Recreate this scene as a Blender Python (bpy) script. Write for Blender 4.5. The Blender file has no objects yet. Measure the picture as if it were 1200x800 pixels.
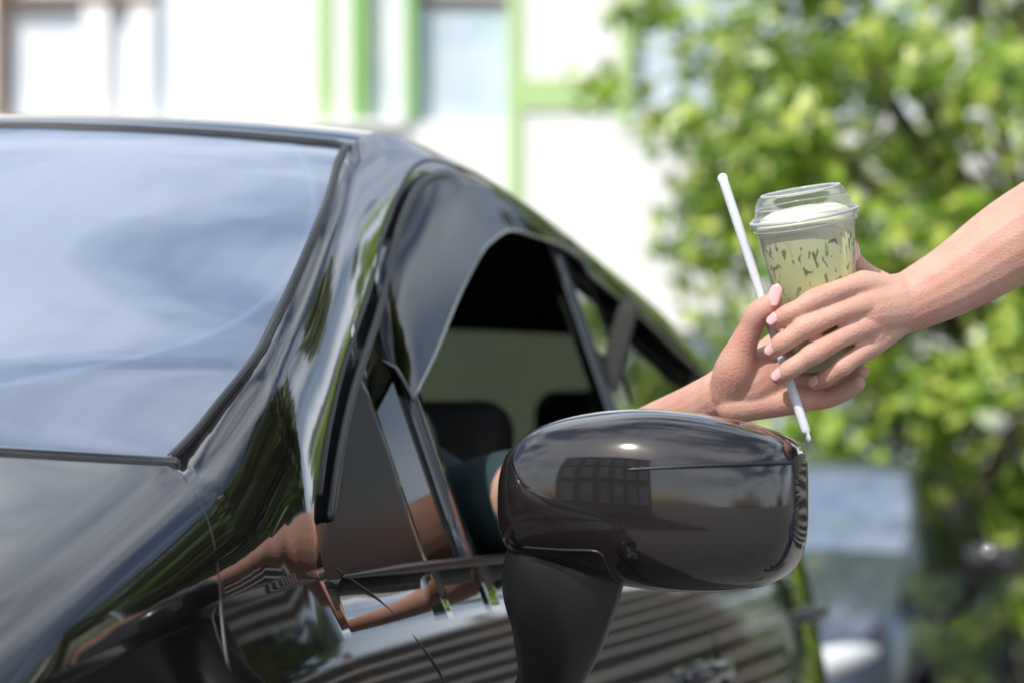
import bpy, bmesh, math, random
import numpy as np
from mathutils import Vector, Matrix
random.seed(7); np.random.seed(7)
sc=bpy.context.scene
sc.view_settings.view_transform='Standard'; sc.view_settings.look='None'; sc.view_settings.exposure=0
COL=sc.collection
# ---------------------------------------------------------------- helpers
def link(o,parent=None):
    COL.objects.link(o)
    if parent: o.parent=parent
    return o
def empty(name,loc=(0,0,0),rotz=0):
    e=bpy.data.objects.new(name,None); e.location=loc; e.rotation_euler=(0,0,rotz); e.empty_display_size=.2
    return link(e)
def mesh_obj(name,V,F,mat=None,parent=None,smooth=True,sharp=None):
    me=bpy.data.meshes.new(name); me.from_pydata([tuple(v) for v in V],[],F); me.update()
    mats=mat if isinstance(mat,(list,tuple)) else ([mat] if mat else [])
    for m in mats: me.materials.append(m)
    if smooth: me.polygons.foreach_set('use_smooth',[True]*len(me.polygons))
    if sharp: me.set_sharp_from_angle(angle=math.radians(sharp))
    return link(bpy.data.objects.new(name,me),parent)
def mat(name,base=(.5,.5,.5),rough=.5,metal=0,coat=0,ior=1.5,sss=0,spec=None,bump=None,var=None,emit=None,sheen=0,coat_rough=.02):
    m=bpy.data.materials.new(name); m.use_nodes=True; nt=m.node_tree; b=nt.nodes['Principled BSDF']
    b.inputs['Base Color'].default_value=(*base,1); b.inputs['Roughness'].default_value=rough
    b.inputs['Metallic'].default_value=metal; b.inputs['IOR'].default_value=ior
    b.inputs['Coat Weight'].default_value=coat; b.inputs['Coat Roughness'].default_value=coat_rough
    if spec is not None: b.inputs['Specular IOR Level'].default_value=spec
    if sss:
        b.inputs['Subsurface Weight'].default_value=sss; b.inputs['Subsurface Radius'].default_value=(.012,.005,.003); b.inputs['Subsurface Scale'].default_value=1
    tc=nt.nodes.new('ShaderNodeTexCoord')
    if var: # (scale, colour2, lo, hi)
        n=nt.nodes.new('ShaderNodeTexNoise'); n.inputs['Scale'].default_value=var[0]; n.inputs['Detail'].default_value=5
        nt.links.new(tc.outputs['Object'],n.inputs['Vector'])
        r=nt.nodes.new('ShaderNodeValToRGB'); r.color_ramp.elements[0].position=var[2]; r.color_ramp.elements[1].position=var[3]
        r.color_ramp.elements[0].color=(*base,1); r.color_ramp.elements[1].color=(*var[1],1)
        nt.links.new(n.outputs['Fac'],r.inputs['Fac']); nt.links.new(r.outputs['Color'],b.inputs['Base Color'])
    if bump: # (scale,strength,dist)
        n=nt.nodes.new('ShaderNodeTexNoise'); n.inputs['Scale'].default_value=bump[0]; n.inputs['Detail'].default_value=4
        nt.links.new(tc.outputs['Object'],n.inputs['Vector'])
        bp=nt.nodes.new('ShaderNodeBump'); bp.inputs['Strength'].default_value=bump[1]; bp.inputs['Distance'].default_value=bump[2]
        nt.links.new(n.outputs['Fac'],bp.inputs['Height']); nt.links.new(bp.outputs['Normal'],b.inputs['Normal'])
    return m
def glass(name,tint=(.3,.33,.33),ior=1.5,rough=.0,boost=1.0,haze=None):
    m=bpy.data.materials.new(name); m.use_nodes=True; nt=m.node_tree; nt.nodes.clear()
    o=nt.nodes.new('ShaderNodeOutputMaterial'); t=nt.nodes.new('ShaderNodeBsdfTransparent'); t.inputs['Color'].default_value=(*tint,1)
    g=nt.nodes.new('ShaderNodeBsdfGlossy'); g.inputs['Roughness'].default_value=rough
    f=nt.nodes.new('ShaderNodeFresnel'); f.inputs['IOR'].default_value=ior
    mu=nt.nodes.new('ShaderNodeMath'); mu.operation='MULTIPLY'; mu.use_clamp=True; mu.inputs[1].default_value=boost
    mx=nt.nodes.new('ShaderNodeMixShader'); nt.links.new(f.outputs[0],mu.inputs[0]); nt.links.new(mu.outputs[0],mx.inputs[0])
    nt.links.new(t.outputs[0],mx.inputs[1]); nt.links.new(g.outputs[0],mx.inputs[2])
    out=mx.outputs[0]
    if haze:
        d=nt.nodes.new('ShaderNodeBsdfDiffuse'); d.inputs['Color'].default_value=(*haze[0],1)
        m2=nt.nodes.new('ShaderNodeMixShader'); m2.inputs[0].default_value=haze[1]
        nt.links.new(out,m2.inputs[1]); nt.links.new(d.outputs[0],m2.inputs[2]); out=m2.outputs[0]
    nt.links.new(out,o.inputs['Surface']); return m
def interp(keys):
    xs=np.array([k[0] for k in keys],float); ys=np.array([k[1] for k in keys],float)
    h=np.diff(xs); d=np.diff(ys)/h; m=np.zeros(len(xs)); m[0]=d[0]; m[-1]=d[-1]
    for i in range(1,len(xs)-1):
        if d[i-1]*d[i]>0:
            w1=2*h[i]+h[i-1]; w2=h[i]+2*h[i-1]; m[i]=(w1+w2)/(w1/d[i-1]+w2/d[i])
    def f(x):
        x=min(max(x,xs[0]),xs[-1]); i=min(int(np.searchsorted(xs,x,side='right')-1),len(xs)-2); i=max(i,0)
        t=(x-xs[i])/h[i]
        return float((2*t**3-3*t*t+1)*ys[i]+(t**3-2*t*t+t)*h[i]*m[i]+(-2*t**3+3*t*t)*ys[i+1]+(t**3-t*t)*h[i]*m[i+1])
    return f
def catmull(P,n):
    P=[np.array(p,float) for p in P]
    if len(P)==2: return [P[0]+(P[1]-P[0])*k/n for k in range(n+1)]
    out=[]
    for i in range(len(P)-1):
        p0=P[i-1] if i>0 else 2*P[0]-P[1]; p1=P[i]; p2=P[i+1]; p3=P[i+2] if i+2<len(P) else 2*P[-1]-P[-2]
        for k in range(n):
            t=k/n; out.append(.5*((2*p1)+(-p0+p2)*t+(2*p0-5*p1+4*p2-p3)*t*t+(-p0+3*p1-3*p2+p3)*t**3))
    out.append(P[-1]); return out
def tube(V,F,pts,rads,seg=16,n=5,caps=True,flat=None):
    """swept round tube; flat=(axis,scale) squashes ring along axis"""
    Q=catmull([list(p)+[r] for p,r in zip(pts,rads)],n)
    C=[q[:3] for q in Q]; R=[max(q[3],1e-4) for q in Q]
    T=[]
    for i in range(len(C)):
        a=C[max(i-1,0)]; b=C[min(i+1,len(C)-1)]; v=b-a; T.append(v/(np.linalg.norm(v)+1e-12))
    rings=[]
    if caps:
        for ph in (80,60,40,20): rings.append((C[0]-T[0]*R[0]*math.sin(math.radians(ph)),R[0]*math.cos(math.radians(ph)),T[0]))
    for c,r,t in zip(C,R,T): rings.append((c,r,t))
    if caps:
        for ph in (20,40,60,80): rings.append((C[-1]+T[-1]*R[-1]*math.sin(math.radians(ph)),R[-1]*math.cos(math.radians(ph)),T[-1]))
    up=np.array([0,0,1.]) if abs(T[0][2])<.9 else np.array([1.,0,0])
    u=np.cross(T[0],up); u/=np.linalg.norm(u); base=len(V)
    for c,r,t in rings:
        u=u-t*np.dot(u,t); u/=np.linalg.norm(u); w=np.cross(t,u)
        for k in range(seg):
            an=2*math.pi*k/seg; d=(u*math.cos(an)+w*math.sin(an))*r
            if flat is not None:
                ax=np.array(flat[0],float); ax/=np.linalg.norm(ax); d=d-ax*np.dot(d,ax)*(1-flat[1])
            V.append(tuple(c+d))
    nr=len(rings)
    for i in range(nr-1):
        for k in range(seg):
            k2=(k+1)%seg; F.append((base+i*seg+k,base+i*seg+k2,base+(i+1)*seg+k2,base+(i+1)*seg+k))
    F.append(tuple(base+k for k in range(seg))[::-1]); F.append(tuple(base+(nr-1)*seg+k for k in range(seg)))
def tube_obj(name,pts,r,mat,parent=None,seg=10,n=4,flat=None):
    V=[];F=[]; rr=r if isinstance(r,(list,tuple)) else [r]*len(pts)
    tube(V,F,pts,rr,seg,n,True,flat); return mesh_obj(name,V,F,mat,parent)
def organic(name,tubes,voxel,it,mat,parent=None,fac=.5):
    V=[];F=[]
    for tb in tubes:
        pts,rads=tb[0],tb[1]; fl=tb[2] if len(tb)>2 else None
        tube(V,F,pts,rads,18,6,True,fl)
    o=mesh_obj(name,V,F,mat,parent)
    r=o.modifiers.new('r','REMESH'); r.mode='VOXEL'; r.voxel_size=voxel; r.use_smooth_shade=True
    s=o.modifiers.new('s','SMOOTH'); s.iterations=it; s.factor=fac
    return o
class MB:
    def __init__(s): s.V=[];s.F=[];s.M=[];s.mats=[]
    def box(s,x0,x1,y0,y1,z0,z1,m):
        if m not in s.mats: s.mats.append(m)
        b=len(s.V); s.V+=[(x0,y0,z0),(x1,y0,z0),(x1,y1,z0),(x0,y1,z0),(x0,y0,z1),(x1,y0,z1),(x1,y1,z1),(x0,y1,z1)]
        for f in [(0,3,2,1),(4,5,6,7),(0,1,5,4),(1,2,6,5),(2,3,7,6),(3,0,4,7)]:
            s.F.append(tuple(b+i for i in f)); s.M.append(s.mats.index(m))
    def obj(s,name,parent=None,bevel=0):
        o=mesh_obj(name,s.V,s.F,s.mats,parent,smooth=False); o.data.polygons.foreach_set('material_index',s.M)
        if bevel:
            b=o.modifiers.new('b','BEVEL'); b.width=bevel; b.segments=2
        return o
def rbox(name,c,size,bev,m,parent,rot=(0,0,0),sub=0):
    bm=bmesh.new(); bmesh.ops.create_cube(bm,size=1)
    for v in bm.verts: v.co=Vector((v.co.x*size[0],v.co.y*size[1],v.co.z*size[2]))
    bmesh.ops.bevel(bm,geom=bm.edges[:],offset=bev,segments=4,affect='EDGES',profile=.5)
    me=bpy.data.meshes.new(name); bm.to_mesh(me); bm.free(); me.materials.append(m)
    me.polygons.foreach_set('use_smooth',[True]*len(me.polygons))
    o=bpy.data.objects.new(name,me); o.location=c; o.rotation_euler=rot; return link(o,parent)
def ellipsoid(name,c,r,m,parent,rot=(0,0,0)):
    bm=bmesh.new(); bmesh.ops.create_uvsphere(bm,u_segments=24,v_segments=16,radius=1)
    me=bpy.data.meshes.new(name); bm.to_mesh(me); bm.free(); me.materials.append(m)
    me.polygons.foreach_set('use_smooth',[True]*len(me.polygons))
    for v in me.vertices: v.co=Vector((v.co.x*r[0],v.co.y*r[1],v.co.z*r[2]))
    o=bpy.data.objects.new(name,me); o.location=c; o.rotation_euler=rot; return link(o,parent)
# ---------------------------------------------------------------- materials
M_paint=mat('car_paint',(.008,.006,.006),.07,0,1.0,1.55)
M_blue=mat('bluegrey_paint',(.07,.09,.13),.25,.2,1.0)
M_black=mat('black_trim',(.012,.012,.013),.35)
M_sail=mat('sail_plastic',(.009,.009,.010),.38,spec=.12)
M_gloss=mat('gloss_black',(.010,.009,.009),.05,0,1,1.6)
M_rubber=mat('rubber',(.02,.02,.02),.7)
M_head=mat('headliner',(.05,.05,.052),.9,bump=(300,.3,.002))
M_seat=mat('seat_fabric',(.03,.028,.028),.8,bump=(250,.5,.002))
M_visor=glass('visor_acrylic',(.10,.065,.05),1.5,.01,1.0)
M_sglass=glass('side_glass',(.12,.13,.13),1.5,0,1.1)
M_rglass=glass('rear_glass',(.075,.095,.065),1.45,0,.4)
M_dglass=mat('dark_glass',(.012,.014,.016),.04,0,0,1.5)
M_cglass=glass('clear_glass',(.35,.40,.35),1.5,0,1.0)
M_chrome=mat('chrome',(.6,.6,.62),.15,1)
M_lamp=mat('headlamp',(.85,.88,.9),.1,0,1)
M_tyre=mat('tyre',(.02,.02,.02),.85)
M_mglass=mat('mirror_glass',(.8,.82,.85),.02,1)
def windshield_mat():
    m=bpy.data.materials.new('windshield_glass'); m.use_nodes=True; nt=m.node_tree; L=nt.links
    b=nt.nodes['Principled BSDF']; b.inputs['Base Color'].default_value=(.012,.014,.018,1); b.inputs['Roughness'].default_value=.03
    b.inputs['IOR'].default_value=2.2; b.inputs['Coat Weight'].default_value=.8
    d=nt.nodes.new('ShaderNodeBsdfDiffuse'); d.inputs['Color'].default_value=(.34,.44,.62,1)  # bluish diffuse paints hazy sky glare onto the glass, mixed with the dust
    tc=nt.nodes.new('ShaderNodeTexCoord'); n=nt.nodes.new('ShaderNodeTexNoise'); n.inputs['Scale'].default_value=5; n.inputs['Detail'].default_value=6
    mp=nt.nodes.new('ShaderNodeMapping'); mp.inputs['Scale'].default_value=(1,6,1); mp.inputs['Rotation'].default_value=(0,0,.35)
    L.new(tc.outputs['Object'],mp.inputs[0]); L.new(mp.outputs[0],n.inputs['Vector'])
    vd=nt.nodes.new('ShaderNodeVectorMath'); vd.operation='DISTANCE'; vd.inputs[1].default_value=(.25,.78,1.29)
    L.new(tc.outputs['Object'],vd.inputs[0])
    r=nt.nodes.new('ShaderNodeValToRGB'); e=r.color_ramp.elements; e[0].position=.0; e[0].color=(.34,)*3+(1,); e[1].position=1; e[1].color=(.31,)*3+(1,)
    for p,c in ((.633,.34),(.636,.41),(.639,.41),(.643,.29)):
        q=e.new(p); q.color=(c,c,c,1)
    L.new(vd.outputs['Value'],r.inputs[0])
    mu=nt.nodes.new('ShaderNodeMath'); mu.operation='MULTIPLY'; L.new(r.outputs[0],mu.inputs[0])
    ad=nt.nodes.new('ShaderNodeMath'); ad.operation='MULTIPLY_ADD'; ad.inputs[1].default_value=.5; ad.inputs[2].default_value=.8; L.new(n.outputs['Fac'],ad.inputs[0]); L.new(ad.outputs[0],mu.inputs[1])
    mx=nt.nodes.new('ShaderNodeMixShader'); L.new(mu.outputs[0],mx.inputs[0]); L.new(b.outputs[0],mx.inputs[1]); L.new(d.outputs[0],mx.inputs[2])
    L.new(mx.outputs[0],nt.nodes['Material Output'].inputs[0]); return m
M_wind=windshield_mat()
# ---------------------------------------------------------------- car
fEt=interp([(-1.32,.30),(-1.15,.20),(-.8,.15),(-.3,.11),(-.07,.10),(.085,.10),(.21,.12),(.41,.155),(.62,.208),(.75,.222),(1.2,.225),(1.65,.225),(2.2,.21),(2.4,.20),(2.7,.16),(3.02,.20)])
fEz=interp([(-1.32,.68),(-1.2,.77),(-1.0,.87),(-.6,.98),(-.3,1.058),(-.12,1.105),(-.06,1.124),(.085,1.201),(.21,1.264),(.41,1.385),(.60,1.482),(.74,1.520),(.95,1.530),(1.2,1.519),(1.65,1.472),(2.2,1.38),(2.35,1.32),(2.68,1.17),(2.8,1.15),(2.95,1.12),(3.02,1.04)])
fzb=interp([(-1.32,.60),(-1.2,.70),(-1.0,.80),(-.6,.915),(-.2,.99),(.1,1.02),(1.3,1.035),(2.45,1.06),(2.9,1.04),(3.02,.96)])
fzt=interp([(.10,1.035),(.2,1.115),(.3,1.185),(.47,1.284),(.678,1.415),(.8,1.468),(.9,1.487),(1.06,1.492),(1.2,1.482),(1.36,1.458),(1.65,1.405),(2.0,1.31),(2.2,1.23),(2.38,1.12),(2.46,1.072)])
fB=interp([(-1.32,.36),(-.8,.34),(-.06,.30),(.3,.19),(.62,.13),(1.2,.05),(1.9,-.03),(2.2,-.08),(2.7,-.15),(3.02,-.12)])
fCr=interp([(-1.32,.03),(-.6,.035),(-.06,.026),(.62,.028),(1.2,.035),(2.2,.045),(2.7,.04),(3.02,.03)])
NTOP=10
def half(s):
    zb=fzb(s); Et=fEt(s); Ez=max(fEz(s),zb+.05); zt=fzt(s) if .1<s<2.46 else zb+.012
    zt=min(max(zt,zb+.012),Ez-.02)
    k=(zb-.24)/(1.02-.24); R=[]
    for t,z in [(.07,.24),(.01,.27),(-.015,.38),(-.036,.52),(-.046,.66),(-.044,.75),(-.030,.82),(-.016,.90),(.006,.97)]:
        R.append((t,.24+(z-.24)*k))
    R.append((.03,zb))
    Tz=lambda z:.03+.36*max(z-1.02,0) if s>0 else .03
    for i in range(1,6):
        z=zb+(zt-zb)*i/5; R.append((max(.03,Tz(z)) ,z))
    t0,z0=R[-1]; ct,cz=t0+.30*(Et-t0),z0+.72*(Ez-z0)
    for i in range(1,5):
        u=i/4; R.append(((1-u)**2*t0+2*u*(1-u)*ct+u*u*Et,(1-u)**2*z0+2*u*(1-u)*cz+u*u*Ez))
    cr=fCr(s); B=fB(s); out=[(s,t,z) for t,z in R]
    for i in range(1,NTOP+1):
        x=(i/NTOP)**1.5 if i<NTOP else 1.0
        out.append((s-B*(1-(1-x)**3),Et+(.86-Et)*x,Ez+cr*(1-(1-x)**2)))
    dt=0
    if s<-.5: dt=.22*(s+.5)**2
    if s<-1.1: dt+=3.0*(s+1.1)**2
    if s>1.9: dt=.14*(s-1.9)**2
    if s>2.8: dt+=1.6*(s-2.8)**2
    return [(a,t+dt*(1-t/.86),z) for a,t,z in out]
RW0,RW1,RE=9,14,18
def srf(s,z,off=0.0):
    H=half(s)[:RE+1]
    for i in range(len(H)-1):
        if H[i][2]<=z<=H[i+1][2]:
            f=(z-H[i][2])/(H[i+1][2]-H[i][2]+1e-9); t=H[i][1]+(H[i+1][1]-H[i][1])*f
            n=np.array([0,-(H[i+1][2]-H[i][2]),(H[i+1][1]-H[i][1])]); n/=np.linalg.norm(n)+1e-9
            return (s,t+off*n[1],z+off*n[2])
    return (s,H[-1][1],z)
mirt=lambda p:(p[0],1.72-p[1],p[2])
M_tail=mat('tail_lamp',(.4,.01,.01),.1,0,1)
M_mcap=mat('mirror_cap_paint',(.012,.009,.0085),.10,0,1.0,1.5,coat_rough=.03)
def build_car(name,loc,rot,paint,detail=True):
    root=empty(name,loc,rot)
    cols=sorted(set([round(x,4) for x in np.arange(-1.32,3.021,.04)]+[-.06,.10,.36,.375,.50,.53,.60,1.34,1.47,2.16,1.96,2.0,2.46,2.68,-1.3,3.01]))
    keep=[cols[0]]
    fixed={-.06,.10,.36,.375,.50,.53,.60,1.34,1.47,2.16,1.96,2.0,2.46,2.68}
    for c in cols[1:]:
        if c-keep[-1]<.012 and c not in fixed: continue
        if c-keep[-1]<.012 and keep[-1] not in fixed: keep[-1]=c; continue
        keep.append(c)
    cols=keep; H=[half(s) for s in cols]; n=len(H[0]); full=2*n-1
    V=[]
    for h in H: V+=h+[mirt(p) for p in reversed(h[:-1])]
    F=[];Mi=[];panes={'windshield':[],'rear_window':[],'quarter_glass':[],'rear_door_glass':[],'far_door_glass':[],'sail_panel':[]}
    wheels=[(-.45,.32),(2.13,.32)]
    for i in range(len(cols)-1):
        sm=(cols[i]+cols[i+1])/2
        for j in range(full-1):
            near=j<n-1; jj=j if near else full-2-j
            f=(i*full+j,(i+1)*full+j,(i+1)*full+j+1,i*full+j+1); k=None; mi=0
            if jj>=RE and -.06<sm<.60: k='windshield'
            elif jj>=RE and 2.16<sm<2.68: k='rear_window'
            elif RW0<=jj<RW1 and .10<sm<2.46:
                if .1<sm<.36: k='sail_panel'
                elif .36<sm<.375: mi=1
                elif .375<sm<.50: k='quarter_glass'
                elif .50<sm<.53: mi=1
                elif sm<1.34: k=('open' if near else 'far_door_glass') if detail else 'quarter_glass'
                elif sm<1.47: mi=1
                elif 1.96<sm<2.0: mi=1
                else: k='rear_door_glass'
            elif jj<8:
                zz=sum(V[q][2] for q in f)/4
                if any((sm-w)**2+(zz-r)**2<.37**2 for w,r in wheels): k='arch'
            if k is None: F.append(f); Mi.append(mi)
            elif k in panes: panes[k].append(f)
    o=mesh_obj('body_shell',V,F,[paint,M_gloss,M_head,M_head],root,sharp=34)
    o.data.polygons.foreach_set('material_index',Mi)
    sd=o.modifiers.new('s','SOLIDIFY'); sd.thickness=.022; sd.offset=-1; sd.material_offset=2; sd.material_offset_rim=0
    sgl=M_sglass if detail else M_dglass
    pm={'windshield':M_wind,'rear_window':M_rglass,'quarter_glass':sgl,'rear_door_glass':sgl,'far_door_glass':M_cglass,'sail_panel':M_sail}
    for k,fs in panes.items():
        if not fs: continue
        used=sorted({q for f in fs for q in f}); mp={q:a for a,q in enumerate(used)}
        VV=[]
        for q in used:
            x,y,z=V[q]
            if k not in('windshield','rear_window','sail_panel'): y+= .008*(1 if y<.86 else -1)
            if k=='windshield': z-=.002
            VV.append((x,y,z))
        mesh_obj(k,VV,[tuple(mp[q] for q in f) for f in fs],pm[k],root)
    for nm,i in (('front_fascia',0),('rear_fascia',len(cols)-1)):
        ring=[V[i*full+j] for j in range(full)]
        c=(ring[0][0]+(-.05 if i==0 else .05),.86,.5); VV=ring+[c]
        FF=[(j+1,j,full) if i else (j,j+1,full) for j in range(full-1)]+[(0,full-1,full) if i else (full-1,0,full)]
        mesh_obj(nm,VV,FF,paint,root,sharp=30)
    for sgn,fm in ((0,lambda p:p),(1,mirt)):
        sx='' if not sgn else '_b'
        pts=[fm(p) for p in [(-.84,.05,.75),(-1.08,.13,.73),(-1.26,.26,.70),(-1.40,.42,.68)]]
        tube_obj('headlight'+sx,pts,[.035,.06,.065,.035],M_lamp,root,16,6)
        pts=[fm(p) for p in [(-1.24,.22,.40),(-1.36,.34,.40)]]
        tube_obj('fog_lamp'+sx,pts,[.05,.04],M_lamp,root,12,4)
        pts=[fm(p) for p in [(2.86,.16,.95),(2.98,.24,.93),(3.04,.36,.92)]]
        tube_obj('tail_lamp'+sx,pts,[.05,.06,.04],M_tail,root,12,4)
    tube_obj('grille',[(-1.46,.5,.58),(-1.56,.86,.58),(-1.46,1.22,.58)],[.07,.09,.07],M_black,root,12,6)
    tube_obj('lower_intake',[(-1.42,.45,.36),(-1.50,.86,.36),(-1.42,1.27,.36)],[.06,.07,.06],M_black,root,12,6)
    for wi,(ws,wr) in enumerate(wheels):
        for far in (0,1):
            yy=.11 if not far else 1.61; sg=-1 if not far else 1
            VV=[];FF=[]; prof=[(-.10,.20),(-.105,.28),(-.09,.315),(0,.322),(.09,.315),(.105,.28),(.10,.20)]; N=40
            for a in range(N):
                an=2*math.pi*a/N
                for py,pr in prof: VV.append((ws+pr*math.cos(an),yy+py,wr+pr*math.sin(an)))
            P=len(prof)
            for a in range(N):
                for b in range(P-1): FF.append((a*P+b,((a+1)%N)*P+b,((a+1)%N)*P+b+1,a*P+b+1))
            mesh_obj('tyre_%d%d'%(wi,far),VV,FF,M_tyre,root)
            VV=[];FF=[]
            tube(VV,FF,[(ws,yy+sg*.06,wr),(ws,yy+sg*.09,wr)],[.05,.045],16,2)
            for a in range(5):
                an=2*math.pi*a/5; dx,dz=math.cos(an),math.sin(an)
                tube(VV,FF,[(ws+dx*.03,yy+sg*.08,wr+dz*.03),(ws+dx*.2,yy+sg*.07,wr+dz*.2)],[.028,.02],8,2)
            ringp=[(ws+.2*math.cos(2*math.pi*a/24),yy+sg*.08,wr+.2*math.sin(2*math.pi*a/24)) for a in range(25)]
            tube(VV,FF,ringp,[.015]*25,8,1)
            mesh_obj('rim_%d%d'%(wi,far),VV,FF,M_chrome,root)
            arc=[]
            for a in range(0,13):
                an=math.radians(-8+196*a/12); x=ws+.375*math.cos(an); z=wr+.375*math.sin(an)
                p=srf(x,max(z,.26),.004); p=p if not far else mirt(p); arc.append(p)
            tube_obj('wheel_arch_%d%d'%(wi,far),arc,.022,M_black,root,8,3)
            VV=[];FF=[]
            for a in range(0,17):
                an=math.radians(-10+200*a/16); x=ws+.385*math.cos(an); z=wr+.385*math.sin(an)
                VV+= [(x,(.0 if not far else 1.72),z),(x,(.32 if not far else 1.40),z)]
            for a in range(16): FF.append((2*a,2*a+1,2*a+3,2*a+2))
            mesh_obj('arch_liner_%d%d'%(wi,far),VV,FF,M_black,root)
    def both(nm,pts,r,m,flat=None):
        tube_obj(nm,pts,r,m,root,8,3,flat); tube_obj(nm+'_far',[mirt(p) for p in pts],r,m,root,8,3,flat)
    E=[half(s)[RE] for s in np.arange(-.06,.61,.05)]
    both('windshield_moulding',[(x,y+.004,z+.001) for x,y,z in E],.0045,M_black)
    hd=[H[min(range(len(cols)),key=lambda q:abs(cols[q]-.60))][j] for j in range(RE,n)]
    hd=hd+[mirt(p) for p in reversed(hd[:-1])]; tube_obj('roof_header_moulding',[(x,y,z-.001) for x,y,z in hd],.0025,M_black,root,8,1)
    cw=[H[min(range(len(cols)),key=lambda q:abs(cols[q]+.06))][j] for j in range(RE,n)]
    cw=cw+[mirt(p) for p in reversed(cw[:-1])]
    tube_obj('cowl_strip',[(x-.004,y,z-.003) for x,y,z in cw],.005,M_gloss,root,8,1)
    both('window_frame_seal',[srf(s,fzt(s)+.001,.002) for s in np.arange(.15,2.44,.06)],.006,M_black)
    bs=list(np.arange(.14,2.47,.08)); both('belt_trim',[srf(s,fzb(s)+.001,.0005) for s in bs],[.002,.004]+[.006]*(len(bs)-2),M_black)
    both('door_frame_seam',[srf(s,min(fzt(s)+(.022 if s>.6 else .03),fEz(s)-.012),-.001) for s in np.arange(.14,2.4,.06)],.0028,M_black)
    both('fender_seam',[srf(s,z,-.0010) for s,z in [(-.075,1.108),(-.085,1.085),(-.098,1.06),(-.12,1.02),(-.15,.96),(-.17,.85),(-.19,.72)]],.0018,M_black)
    both('door_front_seam',[srf(s,z,-.0010) for s,z in [(.13,1.03),(.2,1.0),(.255,.96),(.30,.91),(.32,.8),(.325,.6),(.30,.32)]],.0016,M_black)
    both('door_mid_seam',[srf(s,z,-.0008) for s,z in [(1.40,1.03),(1.43,.9),(1.47,.8),(1.5,.6),(1.48,.32)]],.0028,M_black)
    both('door_rear_seam',[srf(s,z,-.0008) for s,z in [(2.40,1.1),(2.43,1.0),(2.42,.85),(2.38,.78)]],.0028,M_black)
    both('sill_trim',[srf(s,.30,.004) for s in np.arange(-.02,1.75,.1)],.012,M_black)
    for hs,hz,nm in ((1.33,.86,'front_handle'),(2.22,.905,'rear_handle')):
        for far in (0,1):
            g=(lambda p:p) if not far else mirt; sf='_far' if far else ''
            pts=[g(srf(hs-.085,hz-.002,.004)),g(srf(hs-.06,hz,.022)),g(srf(hs,hz+.002,.028)),g(srf(hs+.06,hz,.024)),g(srf(hs+.085,hz-.002,.004))]
            tube_obj(nm+sf,pts,[.012,.014,.014,.014,.012],paint,root,12,5,((0,1,0),.6))
            pc=g(srf(hs-.02,hz-.004,.0)); ellipsoid(nm+'_recess'+sf,pc,(.045,.004,.024),M_gloss,root)
    up=interp([(.45,1.235),(.47,1.284),(.678,1.417),(.856,1.493),(.957,1.510),(1.062,1.513),(1.195,1.503),(1.39,1.465)])
    lo=interp([(.45,1.196),(.562,1.245),(.784,1.349),(.948,1.413),(1.089,1.443),(1.287,1.446),(1.39,1.436)])
    def visor(nm,ss,up,lo,far):
        VV=[];FF=[];K=6
        for s in ss:
            zu=min(up(s),fEz(s)-.004); zl=lo(s)
            for k in range(K+1):
                u=k/K; z=zl+(zu-zl)*u
                tt=.03+.36*(z-1.02); off=.013*(1-u)**.5+.004 if k<K else -.002
                base=srf(s,z)[1]; t=min(base,tt)-off; p=(s,t,z); VV.append(mirt(p) if far else p)
        for i in range(len(ss)-1):
            for k in range(K):
                a=i*(K+1)+k; FF.append((a,a+K+1,a+K+2,a+1))
        mesh_obj(nm,VV,FF,M_visor,root)
        ed=[VV[i*(K+1)] for i in range(len(ss))]; tube_obj(nm+'_edge',ed,.0025,M_gloss,root,8,1)
        ed=[VV[k] for k in range(K+1)]; tube_obj(nm+'_front_edge',ed,.0025,M_gloss,root,8,1)
    if detail:
        for far in (0,1):
            visor('window_visor'+('_far' if far else ''),np.arange(.45,1.391,.0335),up,lo,far)
            visor('rear_window_visor'+('_far' if far else ''),np.arange(1.40,2.05,.035),lambda s:fzt(s)+.022,lambda s:fzt(s)-.035+max(0,(s-1.9))*.2,far)
    for far in (0,1):
        SEC=[(-.134,.010,-.020,.02,.012),(-.130,.036,-.040,.042,.024),(-.119,.054,-.050,.058,.036),(-.092,.071,-.058,.072,.042),(-.044,.0795,-.070,.082,.046),(0,.0815,-.0785,.086,.048),(.044,.0765,-.0805,.084,.047),(.088,.067,-.077,.076,.044),(.113,.058,-.068,.064,.040),(.126,.049,-.052,.050,.032),(.132,.038,-.024,.030,.02)]
        N=32; VV=[];FF=[]
        for w,zt_,zb_,df,dr in SEC:
            zc=(zt_+zb_)/2; hh=(zt_-zb_)/2
            for k in range(N):
                an=2*math.pi*k/N; c,s_=math.cos(an),math.sin(an)
                px=-(abs(c)**.72)*df if c>0 else (abs(c)**.35)*dr
                pz=zc+hh*math.copysign(abs(s_)**.72,s_)
                p=(.16+px+.10*max(0,w),-.25-w,1.09+pz); VV.append(mirt(p) if far else p)
        for i in range(len(SEC)-1):
            for k in range(N):
                k2=(k+1)%N; FF.append((i*N+k,i*N+k2,(i+1)*N+k2,(i+1)*N+k))
        FF.append(tuple(range(N))); FF.append(tuple((len(SEC)-1)*N+k for k in range(N)))
        o=mesh_obj('mirror_housing'+('_far' if far else ''),VV,FF,M_mcap,root)
        bm=bmesh.new(); bm.from_mesh(o.data); bmesh.ops.recalc_face_normals(bm,faces=bm.faces[:]); bm.to_mesh(o.data); bm.free()
        sb=o.modifiers.new('s','SUBSURF'); sb.levels=2; sb.render_levels=2
        g=(lambda p:p) if not far else mirt
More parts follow.
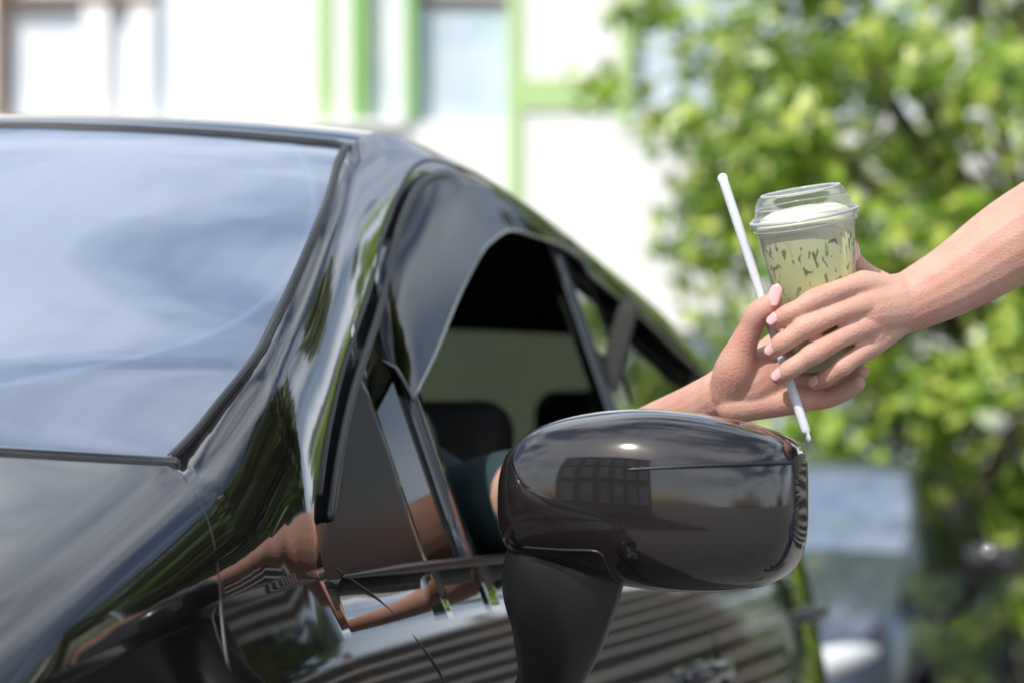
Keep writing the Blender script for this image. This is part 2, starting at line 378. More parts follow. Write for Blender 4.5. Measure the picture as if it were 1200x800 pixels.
        tube_obj('mirror_arm'+('_far' if far else ''),[g(p) for p in [(.15,-.178,1.055),(.15,-.170,1.015),(.17,-.160,.965),(.20,-.135,.915),(.24,-.07,.865),(.26,-.01,.84)]],[.052,.054,.040,.026,.026,.04],M_black,root,20,6,((1,0,0),.7))
        def ms(w,z0,out=.985):
            ws=[q[0] for q in SEC]; zt_=np.interp(w,ws,[q[1] for q in SEC]); zb_=np.interp(w,ws,[q[2] for q in SEC]); df=np.interp(w,ws,[q[3] for q in SEC])
            zc=(zt_+zb_)/2; hh=(zt_-zb_)/2; sn=min(1,abs((z0-zc)/hh))**(1/.72); c=math.sqrt(max(0,1-sn*sn))
            return g((.16-(c**.72)*df*out+.10*max(0,w),-.25-w,1.09+z0))
        tube_obj('mirror_cap_seam'+('_far' if far else ''),[ms(w,.026+.006*w/.13) for w in (-.0,.03,.06,.09,.11,.12,.127)],[.0008,.0016,.002,.002,.002,.002,.0016],M_black,root,8,4)
        tube_obj('mirror_lower_seam'+('_far' if far else ''),[ms(w,z,.99) for w,z in ((-.10,-.040),(-.06,-.042),(-.03,-.043),(-.024,-.052),(-.022,-.062),(-.018,-.068))],.0014,M_black,root,8,4)
        ellipsoid('mirror_glass'+('_far' if far else ''),g((.208,-.25,1.09)),(.004,.115,.066),M_mglass,root)
    rbox('floor',(1.2,.86,.32),(3.0,1.5,.10),.02,M_head,root)
    rbox('dashboard',(.12,.86,.90),(.42,1.42,.26),.08,M_seat,root)
    for sy in (.42,1.30):
        rbox('seat_cushion_%d'%(sy*10),(1.05,sy,.52),(.52,.50,.20),.07,M_seat,root)
        rbox('seat_back_%d'%(sy*10),(1.36,sy,.82),(.14,.50,.60),.06,M_seat,root,(0,math.radians(14),0))
        rbox('headrest_%d'%(sy*10),(1.46,sy,1.16),(.10,.26,.17),.045,M_seat,root,(0,math.radians(8),0))
        rbox('rear_headrest_%d'%(sy*10),(2.28,sy-.04,1.23),(.10,.24,.14),.04,M_seat,root)
    rbox('rear_seat',(2.25,.86,.85),(.2,1.35,.62),.07,M_seat,root,(0,math.radians(18),0))
    rbox('rear_cushion',(1.95,.86,.52),(.5,1.35,.22),.07,M_seat,root)
    tube_obj('seat_belt',[(1.40,.10,1.36),(1.38,.14,1.2),(1.33,.2,1.0)],[.016,.016,.016],M_rubber,root,10,4,((1,0,0),.15))
    rg=[(.52-.06*math.sin(a),.42+.18*math.cos(a),.94+.17*math.sin(a)) for a in np.linspace(0,2*math.pi,25)]
    tube_obj('steering_wheel',rg,.014,M_black,root,10,1)
    tube_obj('steering_column',[(.25,.42,.88),(.52,.42,.94)],[.03,.05],M_black,root,10,2)
    return root
A=math.radians(17.5); X0,Y0=-.164,2.0
build_car('black_car',(X0,Y0,0),math.radians(90-17.5),M_paint)
def CW(s,t,z): return (X0+math.sin(A)*s-math.cos(A)*t,Y0+math.cos(A)*s+math.sin(A)*t,z)
build_car('blue_grey_car',(1.80,10.3,-.22),math.radians(90-20),M_blue,False)
# ---------------------------------------------------------------- skin & clothes
def skin_mat(name,base,c2):
    m=mat(name,base,.50,0,0,1.4,.15,bump=(420,.6,.0012),var=(26,c2,.36,.70)); return m
M_skin1=skin_mat('skin_driver',(.60,.37,.285),(.57,.27,.205))
M_skin2=skin_mat('skin_customer',(.61,.38,.29),(.58,.29,.22))
M_nail=mat('pink_nail_polish',(.80,.46,.44),.12,0,.6)
M_teal=mat('teal_cotton',(.012,.035,.04),.85,bump=(400,.4,.001))
M_shirt=mat('grey_cotton',(.25,.27,.30),.85,bump=(400,.4,.001))
M_jean=mat('denim',(.03,.05,.10),.9,bump=(500,.4,.001))
M_hair=mat('black_hair',(.012,.009,.008),.45,bump=(150,.8,.004))
M_eye=mat('eye_white',(.8,.8,.78),.2); M_iris=mat('iris',(.03,.015,.01),.1); M_lip=mat('lips',(.45,.16,.14),.4)
U=.0008; CO=np.array((.272,2.24,1.288))
def L(p): return tuple(CO+U*np.array(p,float))
def LT(pts,rs,flat=None):
    t=[[L(p) for p in pts],[r*U for r in rs]]
    return tuple(t+([flat] if flat else []))
def nail(name,tip,dirv,nrm,r,length,parent,m=M_nail):
    tip=np.array(L(tip)); d=np.array(dirv,float); d/=np.linalg.norm(d); n=np.array(nrm,float); n-=d*np.dot(n,d); n/=np.linalg.norm(n); w=np.cross(d,n)
    r*=U; ln=length*U; V=[];F=[]; K=8; R_=7
    for i in range(R_+1):
        u=i/R_; a=-.45*ln+u*ln; half_=math.radians(48)*(math.sqrt(max(0,1-(2*u-1)**4))*.85+.12)
        rr=r*(1.03-.18*u)
        for k in range(K+1):
            an=-half_+2*half_*k/K; V.append(tuple(tip+d*a+n*rr*math.cos(an)+w*rr*math.sin(an)))
    for i in range(R_):
        for k in range(K): a=i*(K+1)+k; F.append((a,a+1,a+K+2,a+K+1))
    o=mesh_obj(name,V,F,m,parent); s=o.modifiers.new('s','SOLIDIFY'); s.thickness=.0007; s.offset=0; return o
cust=empty('customer')
T2=[LT([(395,-25,140),(260,-5,65),(180,-5,14),(118,-12,-18)],[58,53,43,35],((0,1,0),.86)),
    LT([(134,-8,-12),(104,-20,-18),(76,-32,-24)],[34,35,33],((.25,1,0),.66)),
    LT([(80,-30,-30),(72,-30,-52)],[26,24],((.25,1,0),.7)),
    LT([(112,-20,-4),(66,-38,3)],[17,16.8]),LT([(112,-24,-16),(61,-45,-22)],[17,17]),
    LT([(112,-22,-28),(62,-42,-47)],[17,16.5]),LT([(112,-16,-38),(72,-32,-70)],[17,14.5]),
    LT([(66,-38,3),(36,-56,-5),(6,-61,-18),(-10,-60,-27),(-25,-56,-34),(-37,-49,-41)],[16.5,12.2,14,11.8,11.9,9.4]),
    LT([(61,-44,-22),(32,-60,-33),(-2,-63,-48),(-14,-62,-56),(-30,-56,-66),(-39,-48,-74)],[16.5,12.2,14.2,12,12,9.6]),
    LT([(62,-41,-47),(36,-58,-61),(6,-61,-78),(-6,-59,-86),(-21,-54,-96),(-32,-46,-104)],[16,11.9,13.6,11.5,11.5,9.2]),
    LT([(72,-32,-70),(56,-47,-81),(40,-51,-92),(32,-50,-98),(22,-45,-105),(12,-37,-111)],[13.8,10.8,12,10.2,10,8.2]),
    LT([(118,2,-10),(96,16,6),(78,30,22),(66,33,36),(62,30,46)],[20,17,13.5,12,9])]
organic('right_arm_and_hand',T2,.0015,5,M_skin2,cust)
nail('thumb_nail',(61,28,47),(-.1,-.1,1),(.3,-1,.1),11,26,cust)
nail('index_nail',(-36,-50,-40),(-15,8,-11),(-.35,-.9,.5),10.4,15,cust)
nail('middle_nail',(-38,-49,-73),(-12,10,-11),(-.45,-.85,.35),10.6,15,cust)
nail('ring_nail',(-31,-47,-103),(-14,9,-11),(-.45,-.85,.35),10.2,14,cust)
nail('pinky_nail',(13,-38,-110),(-12,9,-7),(-.4,-.85,.4),9.2,13,cust)
drv=empty('driver')
T1=[LT([(-235,330,-212),(-170,190,-172),(-118,90,-142),(-86,36,-121)],[46,43,37,33]),
    LT([(-90,38,-122),(-62,16,-108),(-30,16,-92)],[33,36,32],((.3,1,0),.8)),
    LT([(-78,24,-108),(-24,26,-62)],[19,18]),LT([(-78,22,-118),(-12,24,-84)],[19,18]),
    LT([(-78,20,-126),(-4,18,-106)],[19,17]),LT([(-80,14,-136),(0,4,-128)],[20,16]),
    LT([(-24,26,-62),(8,48,-40),(38,50,-14),(52,38,4)],[15,13,12,10]),
    LT([(-12,24,-84),(24,50,-78),(50,48,-62),(64,32,-52)],[15,13,12,10]),
    LT([(-4,18,-104),(30,40,-103),(54,36,-97),(72,20,-94)],[14.5,12.8,12,9.8]),
    LT([(0,4,-126),(26,10,-127),(48,4,-119),(64,-6,-110)],[14,12,11.5,9.5]),
    LT([(-82,18,-118),(-78,-2,-92),(-71,-15,-66),(-63,-24,-47),(-56,-31,-32),(-46,-36,-23),(-38,-37,-16)],[26,25,17.5,14.2,15.2,13.6,11])]
organic('left_arm_and_hand',T1,.0015,5,M_skin1,drv)
nail('thumb_nail',(-36,-38,-12),(.35,-.05,1),(-.2,-1,.1),11,28,drv)
def headset(root,c,fwd,skin,hair_long):
    c=np.array(c); f=np.array(fwd,float); f/=np.linalg.norm(f); up=np.array([0,0,1.]); r=np.cross(f,up)
    P=lambda a,b,d:tuple(c+r*a+f*b+up*d)
    organic('head',[([P(0,-.02,.035),P(0,.0,.03)],[.085,.082]),([P(0,.015,.0),P(0,.03,-.06)],[.066,.045]),([P(0,.05,-.085),P(0,.04,-.07)],[.025,.03]),
        ([P(0,.078,.012),P(0,.098,-.022)],[.009,.013]),([P(-.012,.088,-.026),P(.012,.088,-.026)],[.009,.009]),
        ([P(-.078,-.005,.012),P(-.080,-.008,-.02)],[.014,.01]),([P(.078,-.005,.012),P(.080,-.008,-.02)],[.014,.01]),
        ([P(0,-.025,-.05),P(0,-.03,-.17)],[.052,.056])],.004,5,skin,root)
    for s in(-1,1):
        ellipsoid('eye',P(.03*s,.070,.012),(.013,.013,.010),M_eye,root); ellipsoid('iris',P(.03*s,.081,.012),(.005,.005,.006),M_iris,root)
        tube_obj('eyebrow',[P(.018*s,.083,.032),P(.045*s,.072,.034)],[.004,.003],M_hair,root)
    tube_obj('lips',[P(-.022,.078,-.052),P(0,.086,-.052),P(.022,.078,-.052)],[.004,.008,.004],M_lip,root)
    h=[([P(0,-.03,.05),P(0,-.005,.062)],[.094,.085]),([P(0,-.055,.02),P(0,-.06,-.05)],[.085,.07])]
    if hair_long: h+=[([P(-.06,-.05,.03),P(-.075,-.05,-.14)],[.045,.035]),([P(.06,-.05,.03),P(.075,-.05,-.14)],[.045,.035]),([P(0,-.08,0),P(0,-.08,-.18)],[.06,.05])]
    organic('hair',h,.005,4,M_hair,root)
headset(drv,CW(.86,.33,1.33),(math.cos(A)*.6-.2,-.9,0),M_skin1,True)
el=np.array(L((-235,330,-212))); sh=np.array(CW(.80,.15,1.07))
organic('upper_arm',[([tuple(sh),tuple(sh*.45+el*.55),tuple(el)],[.052,.046,.0368])],.003,5,M_skin1,drv)
organic('shirt',[([CW(1.12,.42,.66),CW(1.05,.40,.85),CW(.97,.34,1.05),CW(.93,.32,1.15)],[.16,.145,.15,.10]),
   ([CW(.97,.52,1.08),CW(.92,.33,1.12),CW(.80,.15,1.07)],[.065,.08,.066]),([tuple(sh),tuple(sh*.55+el*.45)],[.064,.060]),
   ([CW(.97,.52,1.08),CW(.8,.6,.9)],[.062,.055])],.006,5,M_teal,drv)
organic('far_arm',[([CW(.85,.57,.94),CW(.78,.6,.88),CW(.60,.50,1.0),CW(.54,.48,1.04)],[.045,.042,.03,.035])],.004,5,M_skin1,drv)
organic('trousers',[([CW(1.14,.42,.70),CW(1.05,.42,.68)],[.15,.14]),([CW(1.1,.34,.70),CW(.62,.32,.72),CW(.35,.34,.42)],[.09,.07,.05]),([CW(1.1,.50,.70),CW(.62,.52,.72),CW(.35,.50,.42)],[.09,.07,.05])],.008,4,M_jean,drv)
e2=np.array(L((395,-25,140))); s2=np.array((.84,2.30,1.36))
organic('upper_arm',[([tuple(e2),tuple(e2*.5+s2*.5),tuple(s2)],[.0455,.047,.052])],.003,5,M_skin2,cust)
organic('shirt',[([(1.0,2.42,.90),(1.0,2.42,1.05),(1.0,2.40,1.25),(1.0,2.38,1.36)],[.15,.135,.15,.10],((0,1,0),.75)),
   ([(.84,2.30,1.36),(1.0,2.38,1.38),(1.17,2.48,1.34)],[.068,.07,.065]),([tuple(s2),tuple(s2*.6+e2*.4)],[.068,.062]),([(1.17,2.48,1.34),(1.22,2.48,1.12)],[.062,.055])],.006,5,M_shirt,cust)
organic('left_arm',[([(1.22,2.48,1.14),(1.23,2.46,1.05),(1.22,2.38,.84),(1.21,2.35,.76)],[.045,.04,.028,.030]),([(1.21,2.35,.76),(1.205,2.335,.69)],[.032,.030],((1,0,0),.5))]
   +[([(1.205,2.335+dy,.69),(1.20,2.325+dy*1.25,.63),(1.195,2.31+dy*1.3,.60+l)],[.0095,.0085,.007]) for dy,l in ((-.027,-.005),(-.009,-.018),(.009,-.014),(.025,.002))]
   +[([(1.21,2.315,.74),(1.20,2.285,.70),(1.195,2.278,.665)],[.014,.011,.009])],.0025,4,M_skin2,cust)
organic('trousers',[([(.93,2.42,.94),(1.07,2.42,.94)],[.135,.135],((0,1,0),.85)),([(.92,2.42,.88),(.90,2.40,.48),(.90,2.43,.08)],[.095,.065,.045]),([(1.08,2.42,.88),(1.10,2.42,.48),(1.10,2.46,.08)],[.095,.065,.045])],.008,4,M_jean,cust)
organic('shoes',[([(.90,2.45,.04),(.88,2.27,.035)],[.04,.035]),([(1.10,2.48,.04),(1.12,2.30,.035)],[.04,.035])],.005,3,M_black,cust)
headset(cust,(.98,2.36,1.60),(-.7,-.1,0),M_skin2,True)
# ---------------------------------------------------------------- cup
cup=empty('iced_tea_cup')
top=np.array(L((0,-20,84))); bot=np.array(L((31,12,-92))); ax=top-bot; H_=np.linalg.norm(ax); ax/=H_
q=Vector((0,0,1)).rotation_difference(Vector(ax)); cup.location=tuple(bot); cup.rotation_mode='QUATERNION'; cup.rotation_quaternion=q
def lathe(name,prof,m,parent,N=64):
    V=[];F=[];P=len(prof)
    for a in range(N):
        c,s=math.cos(2*math.pi*a/N),math.sin(2*math.pi*a/N)
        for r,z in prof: V.append((r*c,r*s,z))
    for a in range(N):
        for b in range(P-1): F.append((a*P+b,((a+1)%N)*P+b,((a+1)%N)*P+b+1,a*P+b+1))
    return mesh_obj(name,V,F,m,parent)
def drink_mat():
    m=mat('green_tea_drink',(.42,.45,.20),.35); nt=m.node_tree; Lk=nt.links; b=nt.nodes['Principled BSDF']
    tc=nt.nodes.new('ShaderNodeTexCoord'); sx=nt.nodes.new('ShaderNodeSeparateXYZ'); Lk.new(tc.outputs['Object'],sx.inputs[0])
    mr=nt.nodes.new('ShaderNodeMapRange'); mr.inputs[1].default_value=0; mr.inputs[2].default_value=H_; Lk.new(sx.outputs['Z'],mr.inputs[0])
    n0=nt.nodes.new('ShaderNodeTexNoise'); n0.inputs['Scale'].default_value=45; n0.inputs['Detail'].default_value=3; Lk.new(tc.outputs['Object'],n0.inputs['Vector'])
    ma=nt.nodes.new('ShaderNodeMath'); ma.operation='MULTIPLY_ADD'; ma.inputs[1].default_value=.10; Lk.new(n0.outputs['Fac'],ma.inputs[0]); Lk.new(mr.outputs[0],ma.inputs[2])
    r=nt.nodes.new('ShaderNodeValToRGB'); e=r.color_ramp.elements; e[0].position=0; e[0].color=(.60,.64,.31,1); e[1].position=1; e[1].color=(.78,.76,.60,1)
    for p,c in ((.55,(.66,.70,.36)),(.88,(.70,.73,.42)),(.95,(.76,.75,.55))):
        k=e.new(p); k.color=(*c,1)
    Lk.new(ma.outputs[0],r.inputs[0])
    mp=nt.nodes.new('ShaderNodeMapping'); mp.inputs['Scale'].default_value=(1,1,.5); mp.inputs['Rotation'].default_value=(.5,.3,0); Lk.new(tc.outputs['Object'],mp.inputs[0])
    v=nt.nodes.new('ShaderNodeTexNoise'); v.inputs['Scale'].default_value=150; v.inputs['Detail'].default_value=1; v.inputs['Distortion'].default_value=.8; Lk.new(mp.outputs[0],v.inputs['Vector'])
    r2=nt.nodes.new('ShaderNodeValToRGB'); r2.color_ramp.elements[0].position=.59; r2.color_ramp.elements[1].position=.65; Lk.new(v.outputs['Fac'],r2.inputs[0])
    r3=nt.nodes.new('ShaderNodeValToRGB'); e3=r3.color_ramp.elements; e3[0].position=.42; e3[0].color=(0,0,0,1); e3[1].position=.9; e3[1].color=(0,0,0,1)
    k=e3.new(.6); k.color=(.8,.8,.8,1); k=e3.new(.84); k.color=(.8,.8,.8,1); Lk.new(mr.outputs[0],r3.inputs[0])
    mu=nt.nodes.new('ShaderNodeMath'); mu.operation='MULTIPLY'; Lk.new(r2.outputs[0],mu.inputs[0]); Lk.new(r3.outputs[0],mu.inputs[1])
    mx=nt.nodes.new('ShaderNodeMix'); mx.data_type='RGBA'; Lk.new(mu.outputs[0],mx.inputs[0]); Lk.new(r.outputs[0],mx.inputs[6]); mx.inputs[7].default_value=(.09,.11,.055,1)
    Lk.new(mx.outputs[2],b.inputs['Base Color'])
    return m
M_plastic=glass('clear_plastic',(.99,.995,.995),1.4,.03,.6,((.92,.94,.94),.04))
rb,rt=.031,.0465
M_drink=drink_mat()
lathe('drink',[(0,.003),(rb-.003,.003),(rb-.0012,.006),(rt-.0012,H_-.004),(rt-.006,H_+.003),(rt-.016,H_+.0075),(.015,H_+.009),(0,H_+.0095)],M_drink,cup)
lathe('cup_wall',[(0,0),(rb-.002,0),(rb,.003),(rt,H_),(rt+.002,H_+.001)],M_plastic,cup)
lathe('lid',[(rt+.0005,H_-.006),(rt+.004,H_-.004),(rt+.0045,H_+.001),(rt+.002,H_+.004),(rt-.001,H_+.006),(rt-.003,H_+.016),(rt-.007,H_+.0225),(rt-.013,H_+.0245),(rt-.017,H_+.022),(.012,H_+.021),(.008,H_+.0225),(0,H_+.0225)],M_plastic,cup)
M_rim=glass('rim_plastic',(.85,.88,.88),1.5,.05,1.5,((.92,.94,.94),.38))
V=[];F=[]
for rr,hh,tr in ((rt+.003,H_+.0005,.0018),(rt+.0012,H_-.008,.0009),(rt-.010,H_+.024,.0010),(rt-.003,H_+.012,.0006)):
    tube(V,F,[(rr*math.cos(a),rr*math.sin(a),hh) for a in np.linspace(0,2*math.pi,49)],[tr]*49,8,1)
mesh_obj('lid_rim',V,F,M_rim,cup)
# straw
M_straw=mat('straw_wrapper',(.66,.68,.73),.4,bump=(260,.5,.001))
st=empty('wrapped_straw')
P0=np.array((-91,-6,122.)); P1=np.array((0,-34,-165.))
pts=[L(P0+(P1-P0)*k/8) for k in range(9)]
tube_obj('straw_tube',pts,[.0044]*9,M_straw,st,14,3)
tube_obj('wrapper_crimp_bottom',[L(P1),L(P1+(P1-P0)/290*9)],[.0040,.0046],M_straw,st,10,2,((1,.3,0),.3))
tube_obj('wrapper_crimp_top',[L(P0),L(P0-(P1-P0)/290*8)],[.0040,.0050],M_straw,st,10,2,((.3,1,0),.3))
# ---------------------------------------------------------------- setting
V=[];F=[]
xs=[-150,-60,-30,-15,-8,-4,-2,0,2,4,6,8,12,20,40,80,150]; ys=[-150,-60,-20,-5,0,3,5,6.5,8,9,10,12,16,20,30,60,150]
gz=interp([(-150,0),(5.5,0),(9,-.22),(150,-.22)])
for y in ys:
    for x in xs: V.append((x,y,gz(y)))
n=len(xs)
for j in range(len(ys)-1):
    for i in range(n-1): F.append((j*n+i,j*n+i+1,(j+1)*n+i+1,(j+1)*n+i))
mesh_obj('ground',V,F,mat('concrete_road',(.16,.155,.15),.9,var=(3,(.22,.215,.20),.35,.7),bump=(90,.5,.01)),None)
pv=MB(); M_pave=mat('paving',(.34,.33,.31),.85,var=(2,(.26,.25,.24),.4,.6)); M_kerb=mat('kerb',(.4,.4,.38),.85)
pv.box(-20,14,15.3,20,-.22,-.09,M_pave); pv.box(-20,14,15.1,15.298,-.22,-.087,M_kerb); pv.obj('pavement')
M_wall=mat('white_wall',(.84,.84,.82),.8,var=(1.2,(.78,.78,.77),.35,.7)); M_green=mat('green_frame',(.22,.44,.12),.5); M_lgreen=mat('pale_green_panel',(.44,.62,.28),.6)
M_win=mat('window_pane',(.46,.56,.64),.12,0,.5,var=(1.5,(.66,.74,.82),.35,.65)); M_curt=mat('curtain_pane',(.70,.76,.84),.4,var=(2.5,(.82,.84,.86),.35,.6)); M_brown=mat('brown_frame',(.16,.09,.06),.6)
b=MB()
def column(x0,x1,kinds):
    for z0,z1,k in kinds:
        y={'w':20,'g':19.94,'p':19.97,'n':20.16,'c':20.12,'b':19.96}[k]; m={'w':M_wall,'g':M_green,'p':M_lgreen,'n':M_win,'c':M_curt,'b':M_brown}[k]
        b.box(x0,x1,y,20.5,z0,z1,m)
ZB=4.36
lay=[(-9,-7.2,'n'),(-7.2,-7.0,'w'),(-7.0,-4.32,'w'),(-4.32,-4.24,'b'),(-4.24,-3.6,'c'),(-3.6,-3.38,'w'),(-3.38,-3.2,'c'),(-3.2,-3.0,'w'),(-3.0,-1.64,'c'),(-1.64,-1.50,'p'),(-1.50,-1.34,'w'),(-1.34,-1.21,'g'),(-1.21,-.89,'c'),(-.89,-.80,'g'),(-.80,-.036,'n')]
for x0,x1,k in lay: column(x0,x1,[(-.22,ZB-.002,'w'),(ZB,6.0,k),(6.002,8.5,'w')])
column(-.036,.086,[(-.22,3.6,'w'),(3.602,6.0,'p'),(6.002,8.5,'w')])
column(.088,.9,[(-.22,4.44,'w'),(4.442,4.70,'p'),(4.702,8.5,'w')])
column(.902,1.0,[(-.22,4.3,'w'),(4.302,6,'p'),(6.002,8.5,'w')])
column(1.002,3.4,[(-.22,1.2,'w'),(1.202,2.6,'n'),(2.602,4.4,'w'),(4.402,6.0,'n'),(6.002,8.5,'w')])
column(3.402,5.0,[(-.22,8.5,'w')])
b.box(-4.25,-.9,19.86,19.998,ZB-.07,ZB-.01,M_wall)
b.box(-.78,-.05,20.1,20.158,5.36,5.42,M_brown)
b.box(-9,5,20.502,28,-.22,8.5,M_wall); b.box(-9.2,5.2,19.7,28.2,8.502,8.7,M_wall)
b.box(-4.23,-3.0,19.99,20.10,5.33,5.40,M_brown)
b.obj('white_building')
az=np.array((-.55,-.835)); ctr=az*8+np.array((.835,-.55))*(-1.9)
refl_bldg=empty('reflection_building',(ctr[0],ctr[1],0),math.atan2(-.55,.835))  # unseen block added behind the camera to reflect in the mirror housing
b=MB(); M_bldg=mat('beige_render',(.42,.38,.33),.85,var=(1,(.36,.33,.29),.4,.6))
b.box(-3.6,3.6,-6,0,0,6.4,M_bldg)
for fl in range(3):
    for wx in (-3.2,-2.0,-.8,.4,1.6,2.6):
        b.box(wx,wx+.75,.002,.05,.9+fl*1.9,2.2+fl*1.9,M_win); b.box(wx-.06,wx+.81,.002,.10,.8+fl*1.9,.898+fl*1.9,M_wall)
b.box(-3.8,3.8,-6.2,.2,6.402,6.6,M_wall); b.obj('walls_and_windows',refl_bldg)
b=MB(); M_slat=mat('white_slat',(.45,.45,.44),.5)
for k in range(13): b.box(5.2,5.25,6.0,12.5,.1+k*.21,.14+k*.21,M_slat)
for y in np.arange(6.0,12.6,1.5): b.box(5.26,5.34,y,y+.08,-.24,2.8,M_brown)
b.box(5.6,5.7,6.0,12.6,-.24,2.75,mat('dark_wall',(.05,.045,.04),.8)); b.obj('louvred_fence')
# ---------------------------------------------------------------- vegetation
def leaf_mat(name,c1,c2,c3,tr=.45):
    m=bpy.data.materials.new(name); m.use_nodes=True; nt=m.node_tree; nt.nodes.clear(); Lk=nt.links
    o=nt.nodes.new('ShaderNodeOutputMaterial'); g=nt.nodes.new('ShaderNodeNewGeometry'); r=nt.nodes.new('ShaderNodeValToRGB')
    e=r.color_ramp.elements; e[0].color=(*c1,1); e[1].color=(*c3,1); k=e.new(.55); k.color=(*c2,1)
    Lk.new(g.outputs['Random Per Island'],r.inputs[0])
    p=nt.nodes.new('ShaderNodeBsdfPrincipled'); p.inputs['Roughness'].default_value=.33; Lk.new(r.outputs[0],p.inputs['Base Color'])
    t=nt.nodes.new('ShaderNodeBsdfTranslucent'); Lk.new(r.outputs[0],t.inputs[0])
    mx=nt.nodes.new('ShaderNodeMixShader'); mx.inputs[0].default_value=tr; Lk.new(p.outputs[0],mx.inputs[1]); Lk.new(t.outputs[0],mx.inputs[2]); Lk.new(mx.outputs[0],o.inputs[0]); return m
M_leaf=leaf_mat('leaf_bright',(.06,.16,.015),(.26,.42,.035),(.70,.78,.16),.28)
M_leaf2=leaf_mat('leaf_dark',(.02,.05,.015),(.07,.13,.02),(.24,.32,.06),.3)
M_bark=mat('bark',(.10,.07,.05),.9,bump=(30,.8,.02))
def leaves(name,clumps,per,size,m,parent):
    Vs=[]; rng=np.random.default_rng(len(clumps)*7+per)
    for c,r in clumps:
        k=int(per*(r/.45)**2); d=rng.normal(size=(k,3)); d/=np.linalg.norm(d,axis=1)[:,None]; rad=r*rng.random((k,1))**.45
        pos=np.array(c)+d*rad*np.array([1,1,.75])
        nrm=d*.6+rng.normal(size=(k,3))*.5+np.array([-.25,-.4,.5]); nrm/=np.linalg.norm(nrm,axis=1)[:,None]
        a=np.cross(nrm,rng.normal(size=(k,3))); a/=np.linalg.norm(a,axis=1)[:,None]; bb=np.cross(nrm,a)
        s=(size*(.6+.8*rng.random((k,1))))
        Vs.append(np.stack([pos-a*s*.5,pos+bb*s*.3-nrm*s*.06,pos+a*s*.55-nrm*s*.10,pos-bb*s*.3-nrm*s*.06],1).reshape(-1,3))
    VV=np.concatenate(Vs); n=len(VV)//4; me=bpy.data.meshes.new(name)
    me.vertices.add(len(VV)); me.vertices.foreach_set('co',VV.ravel())
    me.loops.add(n*4); me.loops.foreach_set('vertex_index',np.arange(n*4)); me.polygons.add(n)
    me.polygons.foreach_set('loop_start',np.arange(n)*4); me.polygons.foreach_set('loop_total',np.full(n,4)); me.update(); me.validate(); me.materials.append(m)
    return link(bpy.data.objects.new(name,me),parent)
def tree(name,base,cr,rad,nc,per,size,m,extra=(),seed=1,cmin=.22,cmax=.5):
    root=empty(name); rng=random.Random(seed); cl=[]
    while len(cl)<nc:
        p=[rng.uniform(-1,1) for _ in range(3)]; d=math.sqrt(sum(x*x for x in p))
        if d>1 or d<.25 or rng.random()>(.35+.65*d): continue
        cl.append(((cr[0]+p[0]*rad[0],cr[1]+p[1]*rad[1],cr[2]+p[2]*rad[2]),rng.uniform(cmin,cmax)))
    cl+=list(extra)
    leaves('crown',cl,per,size,m,root)
    V=[];F=[]; bx,by,bz=base; mid=(bx+.1,by,cr[2]-rad[2]*.45)
    tube(V,F,[base,(bx+.05,by,(bz+mid[2])/2),mid,(cr[0],cr[1],cr[2]+rad[2]*.4)],[.17,.13,.11,.03],10,4)
    for c,r in cl[::4]:
        tube(V,F,[mid,((mid[0]+c[0])/2+rng.uniform(-.2,.2),(mid[1]+c[1])/2,(mid[2]+c[2])/2+.15),c],[.05,.03,.008],6,3)
    mesh_obj('trunk_and_limbs',V,F,M_bark,root); return root
ex=[((.75,13.6,4.0),.35),((.55,13.5,3.5),.25),((.95,13.4,3.3),.35),((1.1,13.6,2.7),.35),((1.0,14,4.6),.4),((.6,13.9,5.2),.35),((1.25,13.6,2.2),.3),((1.2,13.5,3.8),.4),((1.5,13.4,3.2),.4),((1.6,13.5,2.5),.4),((1.9,13.4,2.0),.35),((2.4,13.4,1.7),.4),((2.9,13.3,1.9),.4),((1.7,13.6,1.6),.35),((2.6,13.2,2.6),.4),((1.5,13.5,4.4),.4)]
tree('leafy_tree',(3.2,14.3,-.22),(3.4,14.2,3.1),(2.5,1.5,2.8),165,140,.13,M_leaf,ex,3)
tree('background_tree',(4.8,17.5,-.22),(4.9,17.0,3.4),(3.6,1.2,3.4),110,100,.18,M_leaf2,[],5)
tree('roadside_tree',(7.2,7.2,-.1),(7.2,7.0,5.2),(2.8,4.2,2.4),95,70,.28,M_leaf2,[],8,.5,.9)
rg=random.Random(9)
leaves('hedge',[((rg.uniform(1.3,8),rg.uniform(15.6,16.6),rg.uniform(.1,2.0)),rg.uniform(.3,.55)) for _ in range(100)],100,.12,M_leaf2,None)
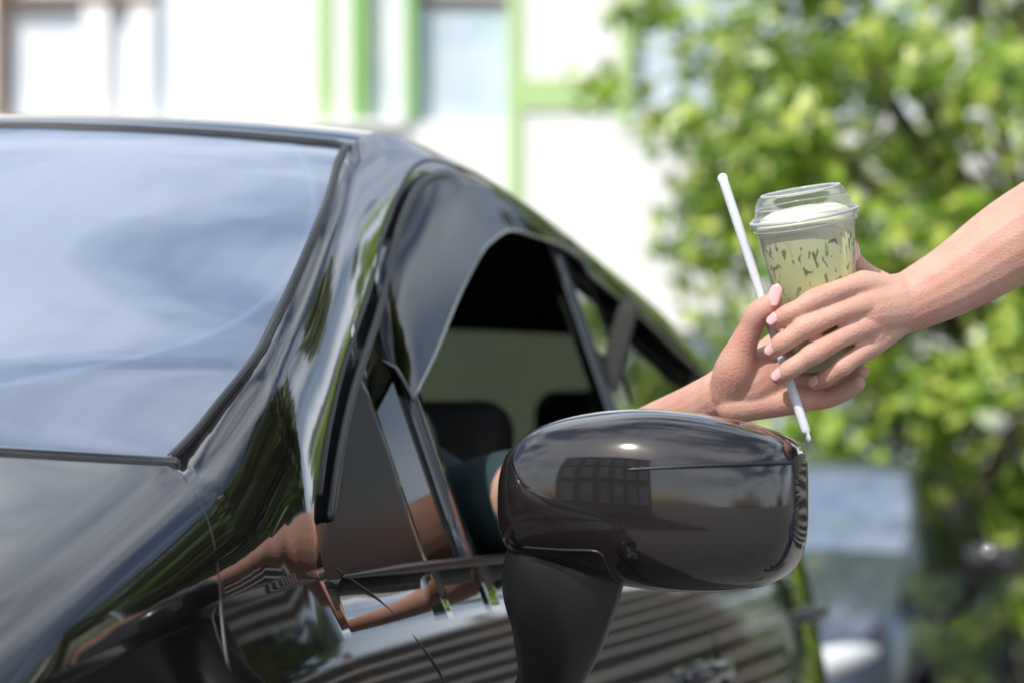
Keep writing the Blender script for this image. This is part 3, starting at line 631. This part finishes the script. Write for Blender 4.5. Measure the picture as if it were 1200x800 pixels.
leaves('shrub_bed',[((rg.uniform(3.4,5.5),rg.uniform(14.2,14.9),rg.uniform(-.05,.8)),rg.uniform(.25,.4)) for _ in range(30)],120,.10,M_leaf,None)
# ---------------------------------------------------------------- light
el_=math.radians(48)
w=bpy.data.worlds.new('World'); sc.world=w; w.use_nodes=True; nt=w.node_tree
sky=nt.nodes.new('ShaderNodeTexSky'); sky.sky_type='NISHITA'; sky.sun_disc=False; sky.sun_elevation=el_; sky.sun_rotation=math.radians(213.4); sky.dust_density=2
tc=nt.nodes.new('ShaderNodeTexCoord'); mp=nt.nodes.new('ShaderNodeMapping'); mp.inputs['Scale'].default_value=(1,1,2.4); nt.links.new(tc.outputs['Generated'],mp.inputs[0])
cn=nt.nodes.new('ShaderNodeTexNoise'); cn.inputs['Scale'].default_value=1.9; cn.inputs['Detail'].default_value=6; cn.inputs['Roughness'].default_value=.55; nt.links.new(mp.outputs[0],cn.inputs['Vector'])
cr=nt.nodes.new('ShaderNodeValToRGB'); cr.color_ramp.elements[0].position=.42; cr.color_ramp.elements[1].position=.60; nt.links.new(cn.outputs['Fac'],cr.inputs[0])
cm=nt.nodes.new('ShaderNodeMix'); cm.data_type='RGBA'; nt.links.new(cr.outputs[0],cm.inputs[0]); nt.links.new(sky.outputs[0],cm.inputs[6]); cm.inputs[7].default_value=(8.6,9.3,10.3,1)
nt.links.new(cm.outputs[2],nt.nodes['Background'].inputs[0]); nt.nodes['Background'].inputs[1].default_value=.15
sd=bpy.data.lights.new('sun','SUN'); sd.energy=4.0; sd.angle=math.radians(.6); sd.color=(1,.95,.88)
so=link(bpy.data.objects.new('sun',sd)); dv=Vector((-.55*math.cos(el_),-.835*math.cos(el_),math.sin(el_))); so.rotation_euler=dv.to_track_quat('Z','Y').to_euler()
cd=bpy.data.cameras.new('camera'); cam=link(bpy.data.objects.new('camera',cd)); cam.location=(0,0,1.08); cam.rotation_euler=(math.radians(90),0,0)
cd.lens=84; cd.sensor_width=36; cd.shift_y=.1667; cd.clip_end=500; cd.clip_start=.05
cd.dof.use_dof=True; cd.dof.focus_distance=2.14; cd.dof.aperture_fstop=4.0
sc.camera=cam
